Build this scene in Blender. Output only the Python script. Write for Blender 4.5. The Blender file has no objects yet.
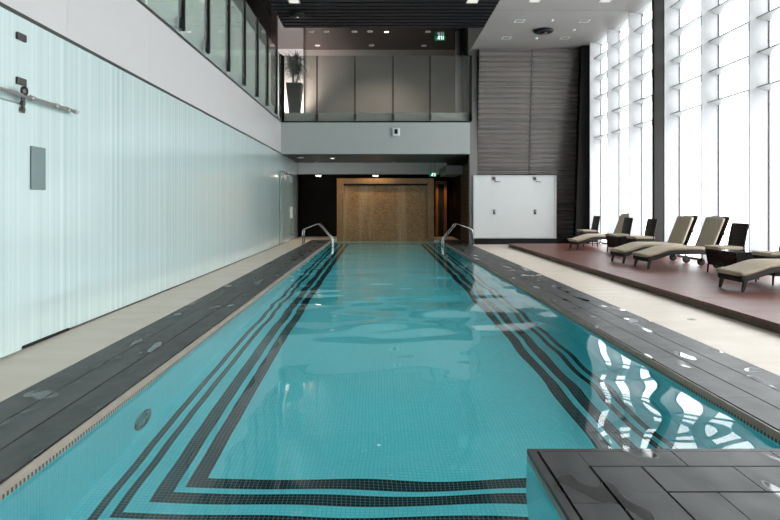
import bpy, bmesh, math, random
from mathutils import Vector, Matrix, noise
random.seed(7)
C = bpy.context.scene.collection
sc = bpy.context.scene
PI = math.pi
F = 607.0; VX = 378.5; VY = 205.0; H = 1.45       # focal length, vanishing point, eye height

def at(px, py, Y):
    return Vector(((px - VX) * Y / F, Y, H - (py - VY) * Y / F))

# ---------------------------------------------------------------- materials
def new_mat(name):
    m = bpy.data.materials.new(name); m.use_nodes = True
    nt = m.node_tree; nt.nodes.clear()
    out = nt.nodes.new('ShaderNodeOutputMaterial')
    return m, nt, out

def N(nt, typ, **kw):
    n = nt.nodes.new(typ)
    for k, v in kw.items():
        if k in n.inputs: n.inputs[k].default_value = v
        else: setattr(n, k, v)
    return n

def rgb(c): return (c[0], c[1], c[2], 1.0)

def coords(nt, scale=(1, 1, 1), kind='Object'):
    t = nt.nodes.new('ShaderNodeTexCoord'); mp = nt.nodes.new('ShaderNodeMapping')
    mp.inputs['Scale'].default_value = scale
    nt.links.new(t.outputs[kind], mp.inputs['Vector'])
    return mp.outputs['Vector']

def mixc(nt, fac, a, b):
    n = nt.nodes.new('ShaderNodeMix'); n.data_type = 'RGBA'
    for sock, v in ((n.inputs[0], fac), (n.inputs[6], a), (n.inputs[7], b)):
        if hasattr(v, 'is_output'): nt.links.new(v, sock)
        elif sock.type == 'VALUE': sock.default_value = v
        else: sock.default_value = rgb(v)
    return n.outputs[2]

def ramp(nt, fac, p0, p1, v0=0.0, v1=1.0):
    n = nt.nodes.new('ShaderNodeMapRange'); n.clamp = True
    n.inputs['From Min'].default_value = p0; n.inputs['From Max'].default_value = p1
    n.inputs['To Min'].default_value = v0; n.inputs['To Max'].default_value = v1
    nt.links.new(fac, n.inputs['Value'])
    return n.outputs['Result']

def math_n(nt, op, a, b=None):
    n = nt.nodes.new('ShaderNodeMath'); n.operation = op
    for i, v in enumerate((a, b)):
        if v is None: continue
        if hasattr(v, 'is_output'): nt.links.new(v, n.inputs[i])
        else: n.inputs[i].default_value = v
    return n.outputs[0]

def plain(name, col, rough=0.5, metal=0.0, col2=None, scale=(3, 3, 3), detail=4, spec=0.5, rough2=None, bump=0.0, coat=0.0):
    m, nt, out = new_mat(name)
    p = N(nt, 'ShaderNodeBsdfPrincipled', Roughness=rough, Metallic=metal)
    p.inputs['Base Color'].default_value = rgb(col)
    p.inputs['Specular IOR Level'].default_value = spec
    p.inputs['Coat Weight'].default_value = coat
    if col2 is None: col2 = tuple(c * 0.9 for c in col)
    v = coords(nt, scale)
    nz = N(nt, 'ShaderNodeTexNoise', Scale=1.0, Detail=detail)
    nt.links.new(v, nz.inputs['Vector'])
    f = ramp(nt, nz.outputs['Fac'], 0.3, 0.7)
    nt.links.new(mixc(nt, f, col, col2), p.inputs['Base Color'])
    if rough2 is not None:
        nt.links.new(ramp(nt, nz.outputs['Fac'], 0.35, 0.65, rough, rough2), p.inputs['Roughness'])
    if bump:
        b = N(nt, 'ShaderNodeBump', Strength=bump, Distance=0.01)
        nt.links.new(nz.outputs['Fac'], b.inputs['Height']); nt.links.new(b.outputs[0], p.inputs['Normal'])
    nt.links.new(p.outputs[0], out.inputs[0])
    return m

def emit(name, col, s):
    m, nt, out = new_mat(name)
    e = N(nt, 'ShaderNodeEmission', Strength=s); e.inputs['Color'].default_value = rgb(col)
    nt.links.new(e.outputs[0], out.inputs[0])
    return m

def pane_mat(name, tint, refl=0.04, film=0.0, filmcol=(0.5, 0.5, 0.5)):
    """thin glazing: clear tinted transmission, fresnel mirror, an optional frosted film"""
    m, nt, out = new_mat(name)
    tr = N(nt, 'ShaderNodeBsdfTransparent'); tr.inputs['Color'].default_value = rgb(tint)
    gl = N(nt, 'ShaderNodeBsdfGlossy', Roughness=0.02)
    fr = N(nt, 'ShaderNodeFresnel', IOR=1.5)
    base = tr.outputs[0]
    if film:
        df = N(nt, 'ShaderNodeBsdfDiffuse'); df.inputs['Color'].default_value = rgb(filmcol)
        mx0 = N(nt, 'ShaderNodeMixShader'); mx0.inputs[0].default_value = film
        nt.links.new(base, mx0.inputs[1]); nt.links.new(df.outputs[0], mx0.inputs[2]); base = mx0.outputs[0]
    geo = nt.nodes.new('ShaderNodeNewGeometry')
    f = math_n(nt, 'MULTIPLY', fr.outputs[0], math_n(nt, 'SUBTRACT', 1.0, geo.outputs['Backfacing']))
    mx = N(nt, 'ShaderNodeMixShader')
    nt.links.new(f, mx.inputs[0]); nt.links.new(base, mx.inputs[1]); nt.links.new(gl.outputs[0], mx.inputs[2])
    nt.links.new(mx.outputs[0], out.inputs[0])
    return m

def stripe_glass():
    m, nt, out = new_mat('striped_frosted_glass')
    p = N(nt, 'ShaderNodeBsdfPrincipled', Roughness=0.22)
    v = coords(nt, (0.0, 12.0, 0.02))
    a = N(nt, 'ShaderNodeTexNoise', Scale=1.0, Detail=6.0, Roughness=0.75); nt.links.new(v, a.inputs['Vector'])
    v2 = coords(nt, (0.0, 0.8, 0.12))
    b = N(nt, 'ShaderNodeTexNoise', Scale=1.0, Detail=2.0); nt.links.new(v2, b.inputs['Vector'])
    c1 = mixc(nt, ramp(nt, a.outputs['Fac'], 0.3, 0.68), (0.35, 0.525, 0.505), (0.75, 0.825, 0.81))
    c2 = mixc(nt, ramp(nt, b.outputs['Fac'], 0.35, 0.7), c1, (0.61, 0.735, 0.72))
    nt.links.new(mixc(nt, 0.55, c1, c2), p.inputs['Base Color'])
    p.inputs['Coat Weight'].default_value = 1.0
    p.inputs['Coat Roughness'].default_value = 0.12
    nt.links.new(p.outputs[0], out.inputs[0])
    return m

def mosaic(name, cols, grout, pitch, gw, rough=0.25, metal=0.0, jitter=0.12, streak=None):
    """square mosaic laid by the mesh's metric UV map"""
    m, nt, out = new_mat(name)
    p = N(nt, 'ShaderNodeBsdfPrincipled', Roughness=rough, Metallic=metal)
    v = coords(nt, (1 / pitch, 1 / pitch, 1), 'UV')
    s = nt.nodes.new('ShaderNodeSeparateXYZ'); nt.links.new(v, s.inputs[0])
    g = None
    for o in (s.outputs[0], s.outputs[1]):
        fr = math_n(nt, 'FRACT', o)
        q = math_n(nt, 'LESS_THAN', fr, gw)
        g = q if g is None else math_n(nt, 'MAXIMUM', g, q)
    fl = nt.nodes.new('ShaderNodeVectorMath'); fl.operation = 'FLOOR'; nt.links.new(v, fl.inputs[0])
    wn = nt.nodes.new('ShaderNodeTexWhiteNoise'); wn.noise_dimensions = '2D'; nt.links.new(fl.outputs[0], wn.inputs['Vector'])
    c = mixc(nt, math_n(nt, 'MULTIPLY', wn.outputs['Value'], 1.0), cols[0], cols[1])
    if streak:
        v3 = coords(nt, streak[1], 'UV')
        nz = N(nt, 'ShaderNodeTexNoise', Scale=1.0, Detail=5.0); nt.links.new(v3, nz.inputs['Vector'])
        c = mixc(nt, ramp(nt, nz.outputs['Fac'], 0.5, 0.75), c, streak[0])
    nt.links.new(mixc(nt, g, c, grout), p.inputs['Base Color'])
    nt.links.new(p.outputs[0], out.inputs[0])
    return m

def slate():
    """dark riven slab, damp patches that are glossier"""
    m, nt, out = new_mat('dark_slate')
    p = N(nt, 'ShaderNodeBsdfPrincipled', Roughness=0.5)
    v = coords(nt, (4, 4, 4))
    a = N(nt, 'ShaderNodeTexNoise', Scale=1.0, Detail=7.0, Roughness=0.65); nt.links.new(v, a.inputs['Vector'])
    v2 = coords(nt, (4.6, 1.8, 1))
    b = N(nt, 'ShaderNodeTexNoise', Scale=1.0, Detail=1.5, Roughness=0.5, Distortion=0.35); nt.links.new(v2, b.inputs['Vector'])
    wet = ramp(nt, b.outputs['Fac'], 0.625, 0.655)
    damp = ramp(nt, b.outputs['Fac'], 0.40, 0.60)
    c = mixc(nt, ramp(nt, a.outputs['Fac'], 0.3, 0.7), (0.047, 0.047, 0.047), (0.083, 0.08, 0.078))
    c = mixc(nt, damp, c, (0.036, 0.037, 0.037))
    nt.links.new(c, p.inputs['Base Color'])
    r = ramp(nt, a.outputs['Fac'], 0.3, 0.7, 0.38, 0.52)
    rr = nt.nodes.new('ShaderNodeMix'); rr.data_type = 'FLOAT'
    nt.links.new(wet, rr.inputs[0]); nt.links.new(r, rr.inputs[2]); rr.inputs[3].default_value = 0.05
    nt.links.new(rr.outputs[0], p.inputs['Roughness'])
    bp = N(nt, 'ShaderNodeBump', Distance=0.004)
    nt.links.new(math_n(nt, 'SUBTRACT', 0.35, math_n(nt, 'MULTIPLY', wet, 0.35)), bp.inputs['Strength'])
    nt.links.new(a.outputs['Fac'], bp.inputs['Height'])
    nt.links.new(bp.outputs[0], p.inputs['Normal'])
    nt.links.new(p.outputs[0], out.inputs[0])
    return m

def bands(name, col, dark, axis, pitch, gw, rough=0.5, vary=0.25, spec=0.5):
    """planks / cells: bands along one object axis with a dark gap between them"""
    m, nt, out = new_mat(name)
    p = N(nt, 'ShaderNodeBsdfPrincipled', Roughness=rough)
    p.inputs['Specular IOR Level'].default_value = spec
    t = nt.nodes.new('ShaderNodeTexCoord'); s = nt.nodes.new('ShaderNodeSeparateXYZ')
    nt.links.new(t.outputs['Object'], s.inputs[0])
    q = math_n(nt, 'DIVIDE', s.outputs[axis], pitch)
    gap = math_n(nt, 'LESS_THAN', math_n(nt, 'FRACT', q), gw)
    wn = nt.nodes.new('ShaderNodeTexWhiteNoise'); wn.noise_dimensions = '1D'
    nt.links.new(math_n(nt, 'FLOOR', q), wn.inputs['W'])
    sc3 = [2.5, 2.5, 2.5]; sc3[axis] = 40
    v = coords(nt, sc3); nz = N(nt, 'ShaderNodeTexNoise', Scale=1.0, Detail=4.0); nt.links.new(v, nz.inputs['Vector'])
    c = mixc(nt, math_n(nt, 'MULTIPLY', wn.outputs['Value'], vary * 2), col, tuple(x * 0.6 for x in col))
    c = mixc(nt, math_n(nt, 'MULTIPLY', ramp(nt, nz.outputs['Fac'], 0.35, 0.7), 0.5), c, tuple(x * 1.35 for x in col))
    nt.links.new(mixc(nt, gap, c, dark), p.inputs['Base Color'])
    nt.links.new(p.outputs[0], out.inputs[0])
    return m

def wicker():
    m, nt, out = new_mat('dark_wicker')
    p = N(nt, 'ShaderNodeBsdfPrincipled', Roughness=0.5)
    p.inputs['Specular IOR Level'].default_value = 0.22
    v = coords(nt, (1, 1, 1))
    w = N(nt, 'ShaderNodeTexWave', Scale=28.0, Distortion=1.0); nt.links.new(v, w.inputs['Vector'])
    nt.links.new(mixc(nt, w.outputs['Fac'], (0.012, 0.009, 0.008), (0.034, 0.025, 0.021)), p.inputs['Base Color'])
    b = N(nt, 'ShaderNodeBump', Strength=0.5, Distance=0.004); nt.links.new(w.outputs['Fac'], b.inputs['Height'])
    nt.links.new(b.outputs[0], p.inputs['Normal'])
    nt.links.new(p.outputs[0], out.inputs[0])
    return m

def water_mat():
    m, nt, out = new_mat('pool_water')
    g = N(nt, 'ShaderNodeBsdfGlass', IOR=1.333, Roughness=0.0)
    g.inputs['Color'].default_value = (0.985, 1, 1, 1)
    nt.links.new(g.outputs[0], out.inputs[0])
    return m

M = {}
M['glasswall'] = stripe_glass()
M['band'] = plain('white_wall_panel', (0.5796, 0.5628, 0.5586), 0.28, col2=(0.5712, 0.5544, 0.5502))
M['trim'] = plain('dark_grey_trim', (0.0420, 0.0437, 0.0420), 0.4)
M['black'] = plain('black_metal', (0.008, 0.008, 0.009), 0.5, spec=0.2)
M['blackwall'] = plain('black_wall', (0.006, 0.005, 0.005), 0.6, spec=0.15)
M['stone'] = plain('beige_stone', (0.80, 0.695, 0.585), 0.38, col2=(0.74, 0.64, 0.535), scale=(1.2, 4, 1), detail=6, rough2=0.5)
M['slate'] = slate()
M['joint'] = plain('dark_joint', (0.008, 0.008, 0.008), 0.7)
M['lip'] = plain('beige_lip', (0.3360, 0.2898, 0.2394), 0.45, col2=(0.2520, 0.2226, 0.1848), scale=(6, 6, 6))
M['grate'] = bands('overflow_cells', (0.2856, 0.2604, 0.2184), (0.0252, 0.0294, 0.0294), 1, 0.037, 0.5, 0.5, 0.1)
M['tile'] = mosaic('turquoise_mosaic', ((0.19, 0.86, 0.93), (0.23, 0.90, 0.955)), (0.12, 0.66, 0.75), 0.03, 0.11)
M['tiledark'] = mosaic('black_mosaic', ((0.008, 0.022, 0.028), (0.014, 0.035, 0.042)), (0.17, 0.27, 0.28), 0.03, 0.11)
M['gold'] = mosaic('bronze_mosaic', ((0.2058, 0.1075, 0.0403), (0.3276, 0.1806, 0.0756)), (0.1176, 0.0605, 0.0227), 0.06, 0.10, 0.3, 0.2, streak=((0.4704, 0.3276, 0.1848), (1.6, 0.12, 1)))
M['goldframe'] = mosaic('bronze_frame_mosaic', ((0.2100, 0.1075, 0.0403), (0.2772, 0.1470, 0.0588)), (0.1680, 0.0882, 0.0336), 0.06, 0.08, 0.3, 0.2)
M['deck'] = bands('red_brown_decking', (0.1680, 0.0571, 0.0420), (0.0252, 0.0092, 0.0076), 1, 0.14, 0.08, 0.42, 0.6, spec=0.3)
M['deckedge'] = bands('deck_edge_boards', (0.0714, 0.0378, 0.0218), (0.0168, 0.0084, 0.0067), 2, 0.058, 0.08, 0.5, 0.2)
M['louver'] = plain('taupe_louvre', (0.2100, 0.1924, 0.1798), 0.42, metal=0.2, scale=(2, 2, 2))
M['pillar'] = plain('grey_pillar_panel', (0.2016, 0.1915, 0.1848), 0.45)
M['brownlouver'] = bands('brown_louvre', (0.1008, 0.0630, 0.0294), (0.0101, 0.0067, 0.0050), 2, 0.16, 0.3, 0.5, 0.1)
M['slat'] = plain('black_ceiling_slat', (0.006, 0.006, 0.009), 0.5, spec=0.2)
M['gloss_dark'] = bands('dark_gloss_planks', (0.020, 0.013, 0.012), (0.004, 0.003, 0.003), 1, 0.32, 0.06, 0.09, 0.2)
M['ceil'] = plain('grey_plaster', (0.2520, 0.2352, 0.2251), 0.6, col2=(0.2184, 0.2041, 0.1949), scale=(0.7, 0.7, 0.7), detail=5)
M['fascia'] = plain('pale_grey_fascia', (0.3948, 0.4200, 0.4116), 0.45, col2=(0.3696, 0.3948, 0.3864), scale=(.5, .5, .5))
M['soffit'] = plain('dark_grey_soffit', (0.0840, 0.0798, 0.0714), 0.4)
M['whitepaint'] = plain('white_paint', (0.6720, 0.6846, 0.6846), 0.35, col2=(0.6636, 0.6762, 0.6762))
M['fin'] = plain('white_fin', (0.4368, 0.4368, 0.4494), 0.4)
M['transom'] = plain('pale_transom', (0.3948, 0.4074, 0.4007), 0.4)
M['gasket'] = plain('grey_gasket', (0.10, 0.095, 0.115), 0.5)
M['column'] = plain('charcoal_column', (0.0202, 0.0176, 0.0160), 0.45, spec=0.25)
M['steel'] = plain('brushed_steel', (0.62, 0.62, 0.62), 0.2, metal=1.0)
M['satin'] = plain('satin_steel', (0.50, 0.48, 0.46), 0.35, metal=0.6)
M['darksteel'] = plain('dark_steel', (0.1008, 0.0924, 0.0924), 0.3, metal=0.8)
M['wicker'] = wicker()
M['cushion'] = plain('beige_canvas', (0.47, 0.39, 0.295), 0.85, col2=(0.42, 0.348, 0.262), scale=(14, 14, 14), bump=0.1)
M['piping'] = plain('taupe_piping', (0.30, 0.25, 0.19), 0.8)
M['tabletop'] = plain('dark_glass_top', (0.03, 0.03, 0.032), 0.12)
M['pane'] = pane_mat('window_glass', (0.97, 0.985, 0.985))
M['screen'] = pane_mat('grey_screen_glass', (0.81, 0.82, 0.80), film=0.10, filmcol=(0.42, 0.42, 0.41))
M['screen_left'] = pane_mat('pale_screen_glass', (0.88, 0.92, 0.90), film=0.14, filmcol=(0.72, 0.78, 0.74))
M['mezzwall'] = plain('taupe_plaster', (0.3360, 0.3108, 0.2856), 0.7)
M['corridor'] = plain('pale_green_grey_wall', (0.82, 0.84, 0.79), 0.6)
M['pot'] = plain('charcoal_planter', (0.035, 0.037, 0.035), 0.5)
M['leaf'] = plain('dark_green_leaf', (0.035, 0.055, 0.03), 0.5, col2=(0.06, 0.085, 0.045))
M['stem'] = plain('pale_brown_stem', (0.16, 0.12, 0.08), 0.7)
M['soil'] = plain('soil', (0.03, 0.022, 0.016), 0.9)
M['wood'] = plain('orange_wood', (0.3024, 0.1260, 0.0378), 0.45, col2=(0.2352, 0.0924, 0.0252), scale=(20, 20, 1.5))
M['lampglow'] = emit('warm_lamp', (1.0, 0.86, 0.66), 5.0)
M['coolglow'] = emit('cool_lamp', (1.0, 0.96, 0.92), 0.45)
M['dimlamp'] = emit('dim_lamp', (1.0, 0.94, 0.88), 0.12)
M['greensign'] = emit('green_sign', (0.01, 0.16, 0.09), 0.4)
M['whitesign'] = emit('white_sign', (0.8, 1.0, 0.92), 1.0)
M['plate'] = plain('grey_green_plate', (0.1680, 0.2310, 0.2226), 0.3)
M['jet'] = plain('pool_lamp_ring', (0.05, 0.13, 0.13), 0.3, metal=0.3)
M['jetglass'] = plain('pool_lamp_lens', (0.10, 0.27, 0.27), 0.12)
M['water'] = water_mat()
M['backwall'] = plain('light_grey_wall', (0.62, 0.62, 0.61), 0.6)
M['lampbody'] = plain('white_lamp_ring', (0.6048, 0.6132, 0.5964), 0.4)

# ---------------------------------------------------------------- mesh building
class MB:
    def __init__(s):
        s.bm = bmesh.new(); s.uv = s.bm.loops.layers.uv.new('UVMap')
    def hexa(s, v, mi=0, faces=None):
        vs = [s.bm.verts.new(p) for p in v]
        for f in ((3, 2, 1, 0), (4, 5, 6, 7), (0, 1, 5, 4), (1, 2, 6, 5), (2, 3, 7, 6), (3, 0, 4, 7)):
            fc = s.bm.faces.new([vs[i] for i in f]); fc.material_index = mi
        return s
    def box(s, x0, x1, y0, y1, z0, z1, mi=0):
        return s.hexa([(x0, y0, z0), (x1, y0, z0), (x1, y1, z0), (x0, y1, z0), (x0, y0, z1), (x1, y0, z1), (x1, y1, z1), (x0, y1, z1)], mi)
    def quad(s, pts, mi=0):
        f = s.bm.faces.new([s.bm.verts.new(p) for p in pts]); f.material_index = mi; return f
    def rings(s, rings, closed=True, cap=True, mi=0, smooth=True):
        vr = [[s.bm.verts.new(p) for p in r] for r in rings]
        n = len(vr[0])
        for a, b in zip(vr[:-1], vr[1:]):
            for i in range(n if closed else n - 1):
                j = (i + 1) % n
                f = s.bm.faces.new((a[i], a[j], b[j], b[i])); f.smooth = smooth; f.material_index = mi
        if cap:
            f = s.bm.faces.new(vr[0][::-1]); f.material_index = mi
            f = s.bm.faces.new(vr[-1]); f.material_index = mi
        return s
    def tube(s, pts, r, n=10, mi=0):
        pts = [Vector(p) for p in pts]; rings = []
        rs = r if isinstance(r, (list, tuple)) else [r] * len(pts)
        up = Vector((0, 0, 1))
        for i, p in enumerate(pts):
            d = (pts[min(i + 1, len(pts) - 1)] - pts[max(i - 1, 0)]).normalized()
            if i == 0 or abs(d.dot(u)) > 0.99 and i == 0:
                u = up if abs(d.z) < 0.9 else Vector((0, 1, 0))
            u = (u - d * u.dot(d)).normalized(); w = d.cross(u)
            rings.append([p + (u * math.cos(2 * PI * k / n) + w * math.sin(2 * PI * k / n)) * rs[i] for k in range(n)])
        return s.rings(rings, mi=mi)
    def lathe(s, prof, c, n=24, axis='z', mi=0):
        rings = []
        for r, h in prof:
            rg = []
            for k in range(n):
                a = 2 * PI * k / n; x, y = r * math.cos(a), r * math.sin(a)
                rg.append({'z': (c[0] + x, c[1] + y, c[2] + h), 'y': (c[0] + x, c[1] + h, c[2] + y), 'x': (c[0] + h, c[1] + x, c[2] + y)}[axis])
            rings.append(rg)
        return s.rings(rings, mi=mi)
    def sweep(s, prof, hw, t, r=0.02, mi=0, y0=0.0):
        """a slab of thickness t and half-width hw following the (x,z) profile, its long edges rounded"""
        prof = [Vector((p[0], 0, p[1])) for p in prof]; rings = []
        k = 4
        for i, p in enumerate(prof):
            d = (prof[min(i + 1, len(prof) - 1)] - prof[max(i - 1, 0)]).normalized()
            nrm = Vector((-d.z, 0, d.x))
            e = 1.0
            w = hw
            rg = []
            for cy, cz, a0 in ((1, 1, 0), (-1, 1, PI / 2), (-1, -1, PI), (1, -1, 1.5 * PI)):
                for q in range(k):
                    a = a0 + q / (k - 1) * PI / 2
                    yy = cy * (w - r) + r * math.cos(a); zz = cz * (t / 2 - r) + r * math.sin(a)
                    rg.append(p + nrm * (zz * e + t / 2) + Vector((0, y0 + yy, 0)))
            rings.append(rg)
        # rounded ends
        def end(rg, p, d):
            c = sum(rg, Vector()) / len(rg)
            return [c + (v - c) * 0.72 + d * r * 0.8 for v in rg]
        d0 = (prof[0] - prof[1]).normalized(); d1 = (prof[-1] - prof[-2]).normalized()
        rings = [end(rings[0], prof[0], d0)] + rings + [end(rings[-1], prof[-1], d1)]
        return s.rings(rings, mi=mi)
    def uvs(s):
        for f in s.bm.faces:
            f.normal_update(); n = f.normal
            ax = max(range(3), key=lambda i: abs(n[i]))
            for l in f.loops:
                co = l.vert.co
                l[s.uv].uv = {0: (co.y, co.z), 1: (co.x, co.z), 2: (co.x, co.y)}[ax]
    def build(s, name, mats, parent=None, bevel=0.0, warp=None):
        if warp:
            for v in s.bm.verts: v.co = warp(v.co)
        bmesh.ops.recalc_face_normals(s.bm, faces=s.bm.faces)
        s.uvs()
        me = bpy.data.meshes.new(name); s.bm.to_mesh(me); s.bm.free()
        for m in (mats if isinstance(mats, (list, tuple)) else [mats]): me.materials.append(m)
        o = bpy.data.objects.new(name, me); C.objects.link(o)
        if parent: o.parent = parent
        if bevel:
            b = o.modifiers.new('bevel', 'BEVEL'); b.width = bevel; b.segments = 2; b.limit_method = 'ANGLE'; b.angle_limit = 0.9
        return o

def tag(o, label, cat, group=None, kind=None):
    o['label'] = label; o['category'] = cat
    if group: o['group'] = group
    if kind: o['kind'] = kind
    return o
def empty(name, loc=(0, 0, 0), rz=0.0):
    o = bpy.data.objects.new(name, None); C.objects.link(o); o.location = loc; o.rotation_euler = (0, 0, rz); o.empty_display_size = 0.1
    return o
def struct(name, mb, mats, label, cat, **kw):
    return tag(mb.build(name, mats, **kw), label, cat, kind='structure')
def copy_tree(o, parent=None):
    c = o.copy(); C.objects.link(c)
    if parent: c.parent = parent
    for ch in list(o.children): copy_tree(ch, c)
    return c

# ---------------------------------------------------------------- key planes
XL = -3.59            # striped glass wall
XW0, XW1 = 7.42, 7.81   # inner edge of the fins, window glass
ZC = 7.14             # lower ceilings
PL, PR = -1.93, 2.53  # pool sides
PN, PF = 1.0, 25.34    # pool near / far end
ZP = -1.06            # pool bottom
ZW = -0.06            # water level
YB = -3.0             # wall behind the camera
BX, BY = 0.885, 3.617  # corner platform

# ---------------------------------------------------------------- floor, coping, pool
f = MB()
f.box(XL - .2, -2.785, YB, 27.9, -.12, 0); f.box(3.40, 8.0, YB, 23.4, -.12, 0)
f.box(3.40, 3.6, 23.0, 27.9, -.12, 0)
f.box(-2.785, -1.65, PF + .02, 27.9, -.12, 0); f.box(2.2, 3.40, PF + .02, 27.9, -.12, 0); f.box(-1.65, 2.2, 25.61, 27.9, -.12, 0)
f.box(-2.785, 3.40, YB, -1.2, -.12, 0)
struct('floor', f, M['stone'], 'pale beige stone floor on both sides of the pool', 'floor')

def slab_rows(x_edges, y0, y1, length, mb, z=0.0, gap=0.006, ph=0.0):
    for i, (a, b) in enumerate(zip(x_edges[:-1], x_edges[1:])):
        y = y0 - length * ((i * 0.37 + ph) % 1)
        while y < y1:
            ya, yb = max(y, y0), min(y + length, y1)
            if yb - ya > .02: mb.box(a + gap, b - gap, ya + .0015, yb - .0015, z - .05, z)
            y += length

def coping(name, edges, lipx, sign, label):
    base = MB()
    a, b = min(edges), max(edges)
    base.box(a, b, -1.2 if sign < 0 else BY, PF, -.14, -.022)
    root = tag(base.build(name, M['joint']), label, 'pool edge', kind='structure')
    s = MB(); slab_rows(sorted(edges), -1.2 if sign < 0 else BY, PF, 1.2, s, ph=.2 if sign > 0 else 0)
    s.build('slab_paving', M['slate'], root)
    inner = edges[-1] if sign < 0 else edges[0]
    ya = PN if sign < 0 else BY
    d_ = lipx - inner; e0 = inner + .008 * (1 if d_ > 0 else -1)
    l = MB(); l.rings([[(e0, yy, -.05), (e0, yy, -.003), (e0 + d_ * .25, yy, -.003), (lipx, yy, -.036), (lipx, yy, -.062)] for yy in (ya, PF)], smooth=False)
    l.build('overflow_lip', M['lip'], root)
    g = MB(); x = lipx
    g.box(x - .004, x + .004, ya + .01, PF, -.060, -.037)
    g.build('overflow_grate', M['grate'], root)
    return root
coping('pool_coping', [-2.785, -2.513, -2.24, -1.974], PL, -1, 'long dark slate pool edging on the left, beside the striped glass wall')
coping('pool_coping', [2.578, 2.85, 3.12, 3.41], PR, 1, 'long dark slate pool edging on the right, below the wooden deck')

# basin with ring stripes laid in the floor tiles
T = 0.03
def snap(v): return round(v / T) * T
LX = [(-1.80, -1.74), (-1.68, -1.62), (-1.50, -1.38), (-1.32, -1.20)]
RX = [(2.22, 2.28), (2.10, 2.16), (1.86, 1.98), (1.68, 1.80)]
NY = [(3.66, 3.72), (3.78, 3.84), (3.96, 4.08), (4.14, 4.26)]
FY = [(24.87, 24.93), (24.75, 24.81), (24.54, 24.66), (24.36, 24.48)]
rings = []
for l, r, n_, f_ in zip(LX, RX, NY, FY):
    rings.append((l[0], r[1], n_[0], f_[1], l[1], r[0], n_[1], f_[0]))
xs = sorted({snap(v) for p in LX + RX for v in p}); ys = sorted({snap(v) for p in NY + FY for v in p})
xs = [PL] + xs + [PR]; ys = [PN] + ys + [PF]
b = MB()
for xa, xb in zip(xs[:-1], xs[1:]):
    for ya, yb in zip(ys[:-1], ys[1:]):
        cx, cy = (xa + xb) / 2, (ya + yb) / 2
        dark = any(o[0] < cx < o[1] and o[2] < cy < o[3] and not (o[4] < cx < o[5] and o[6] < cy < o[7]) for o in rings)
        b.quad([(xa, ya, ZP), (xb, ya, ZP), (xb, yb, ZP), (xa, yb, ZP)], 1 if dark else 0)
b.box(PL - .15, PL, PN - .15, PF + .15, ZP - .1, -.055); b.box(PR, PR + .15, BY - .1, PF + .15, ZP - .1, -.055)
b.box(PL, -1.5, PF, PF + .1, ZP - .1, -.055); b.box(-1.5, 2.1, PF, PF + .1, ZP - .1, -.30); b.box(2.1, PR, PF, PF + .1, ZP - .1, -.055); b.box(PL, BX, PN - .15, PN, ZP - .1, -.055)
b.box(BX, PR + .15, PN - .15, BY, ZP - .1, -.07)
b.box(PL - .15, PR + .15, PN - .15, PF + .15, ZP - .2, ZP - .01)
struct('pool_basin', b, [M['tile'], M['tiledark']], 'turquoise mosaic pool basin with black striped border on its bottom', 'swimming pool')

# water: a rippled surface
random.seed(11)
waves = []
for k in range(34):
    lam = 0.45 * (2.0 / 0.45) ** random.random()
    th = random.gauss(PI / 2, 0.75) if random.random() < .7 else random.uniform(0, PI)
    waves.append((2 * PI / lam * math.cos(th), 2 * PI / lam * math.sin(th), random.uniform(0, 2 * PI), 0.0052 * lam / (2 * PI)))
def wave_z(x, y):
    cx = noise.noise(Vector((x * .35, y * .22, 3.3)))
    gain = (1.0 - .6 * max(0, min(1, (y - 12) / 10))) * (0.8 + 0.9 * max(-.55, min(1.2, cx * 1.6)))
    return ZW + gain * sum(a * math.sin(kx * x + ky * y + p) for kx, ky, p, a in waves)
w = bmesh.new()
nx, ny = 90, 492
grid = {}
for j in range(ny + 1):
    for i in range(nx + 1):
        x = PL + (PR - PL) * i / nx; y = PN + (PF - .02 - PN) * j / ny
        grid[i, j] = (x, y)
vv = {}
def gv(i, j):
    if (i, j) not in vv:
        x, y = grid[i, j]; vv[i, j] = w.verts.new((x, y, wave_z(x, y)))
    return vv[i, j]
for j in range(ny):
    for i in range(nx):
        x0, y0 = grid[i, j]; x1, y1 = grid[i + 1, j + 1]
        if x0 > BX + .04 and y1 < BY - .06: continue
        fc = w.faces.new((gv(i, j), gv(i + 1, j), gv(i + 1, j + 1), gv(i, j + 1))); fc.smooth = True
me = bpy.data.meshes.new('pool_water'); w.to_mesh(me); w.free(); me.materials.append(M['water'])
wo = bpy.data.objects.new('pool_water', me); C.objects.link(wo)
tag(wo, 'clear rippling turquoise water filling the long pool', 'water', kind='stuff')

# corner platform (near right)
root = MB().box(BX + .01, 3.41, YB, BY - .008, -.10, -.02).build('pool_platform', M['joint'])
tag(root, 'dark slate paved platform jutting into the pool in the near right corner', 'pool edge', kind='structure')
s = MB()
s.box(BX + .06, 1.165, YB, 2.95, -.05, 0); s.box(BX + .06, 1.165, 2.956, BY - .045, -.05, 0)
for xa, xb in ((1.171, 1.72), (1.726, 2.30), (2.306, 2.9), (2.906, 3.40)): s.box(xa, xb, 3.375, BY - .045, -.05, 0)
s.box(1.164, 1.172, 3.375, BY - .045, -.05, -.0015)
for k, (ya, yb) in enumerate(((3.075, 3.363), (2.75, 3.06), (2.4, 2.74), (2.0, 2.39), (1.2, 1.99), (.4, 1.19))):
    s.box(1.18, 1.452, ya - (.008 if k < 5 else 0), yb + (.006 if k else 0), -.05, 0)
    o = .0 if k % 2 == 0 else -.25
    for xa, xb in ((1.464, 1.96 + o), (1.966 + o, 2.5 + o), (2.506 + o, 3.0), (3.006, 3.40)): s.box(xa, xb, ya, yb, -.05, 0)
s.build('slab_paving', M['slate'], root)
l = MB(); l.box(BX, BX + .045, YB, BY, -.03, -.002); l.box(BX + .045, 3.40, BY - .035, BY, -.03, -.002)
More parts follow.
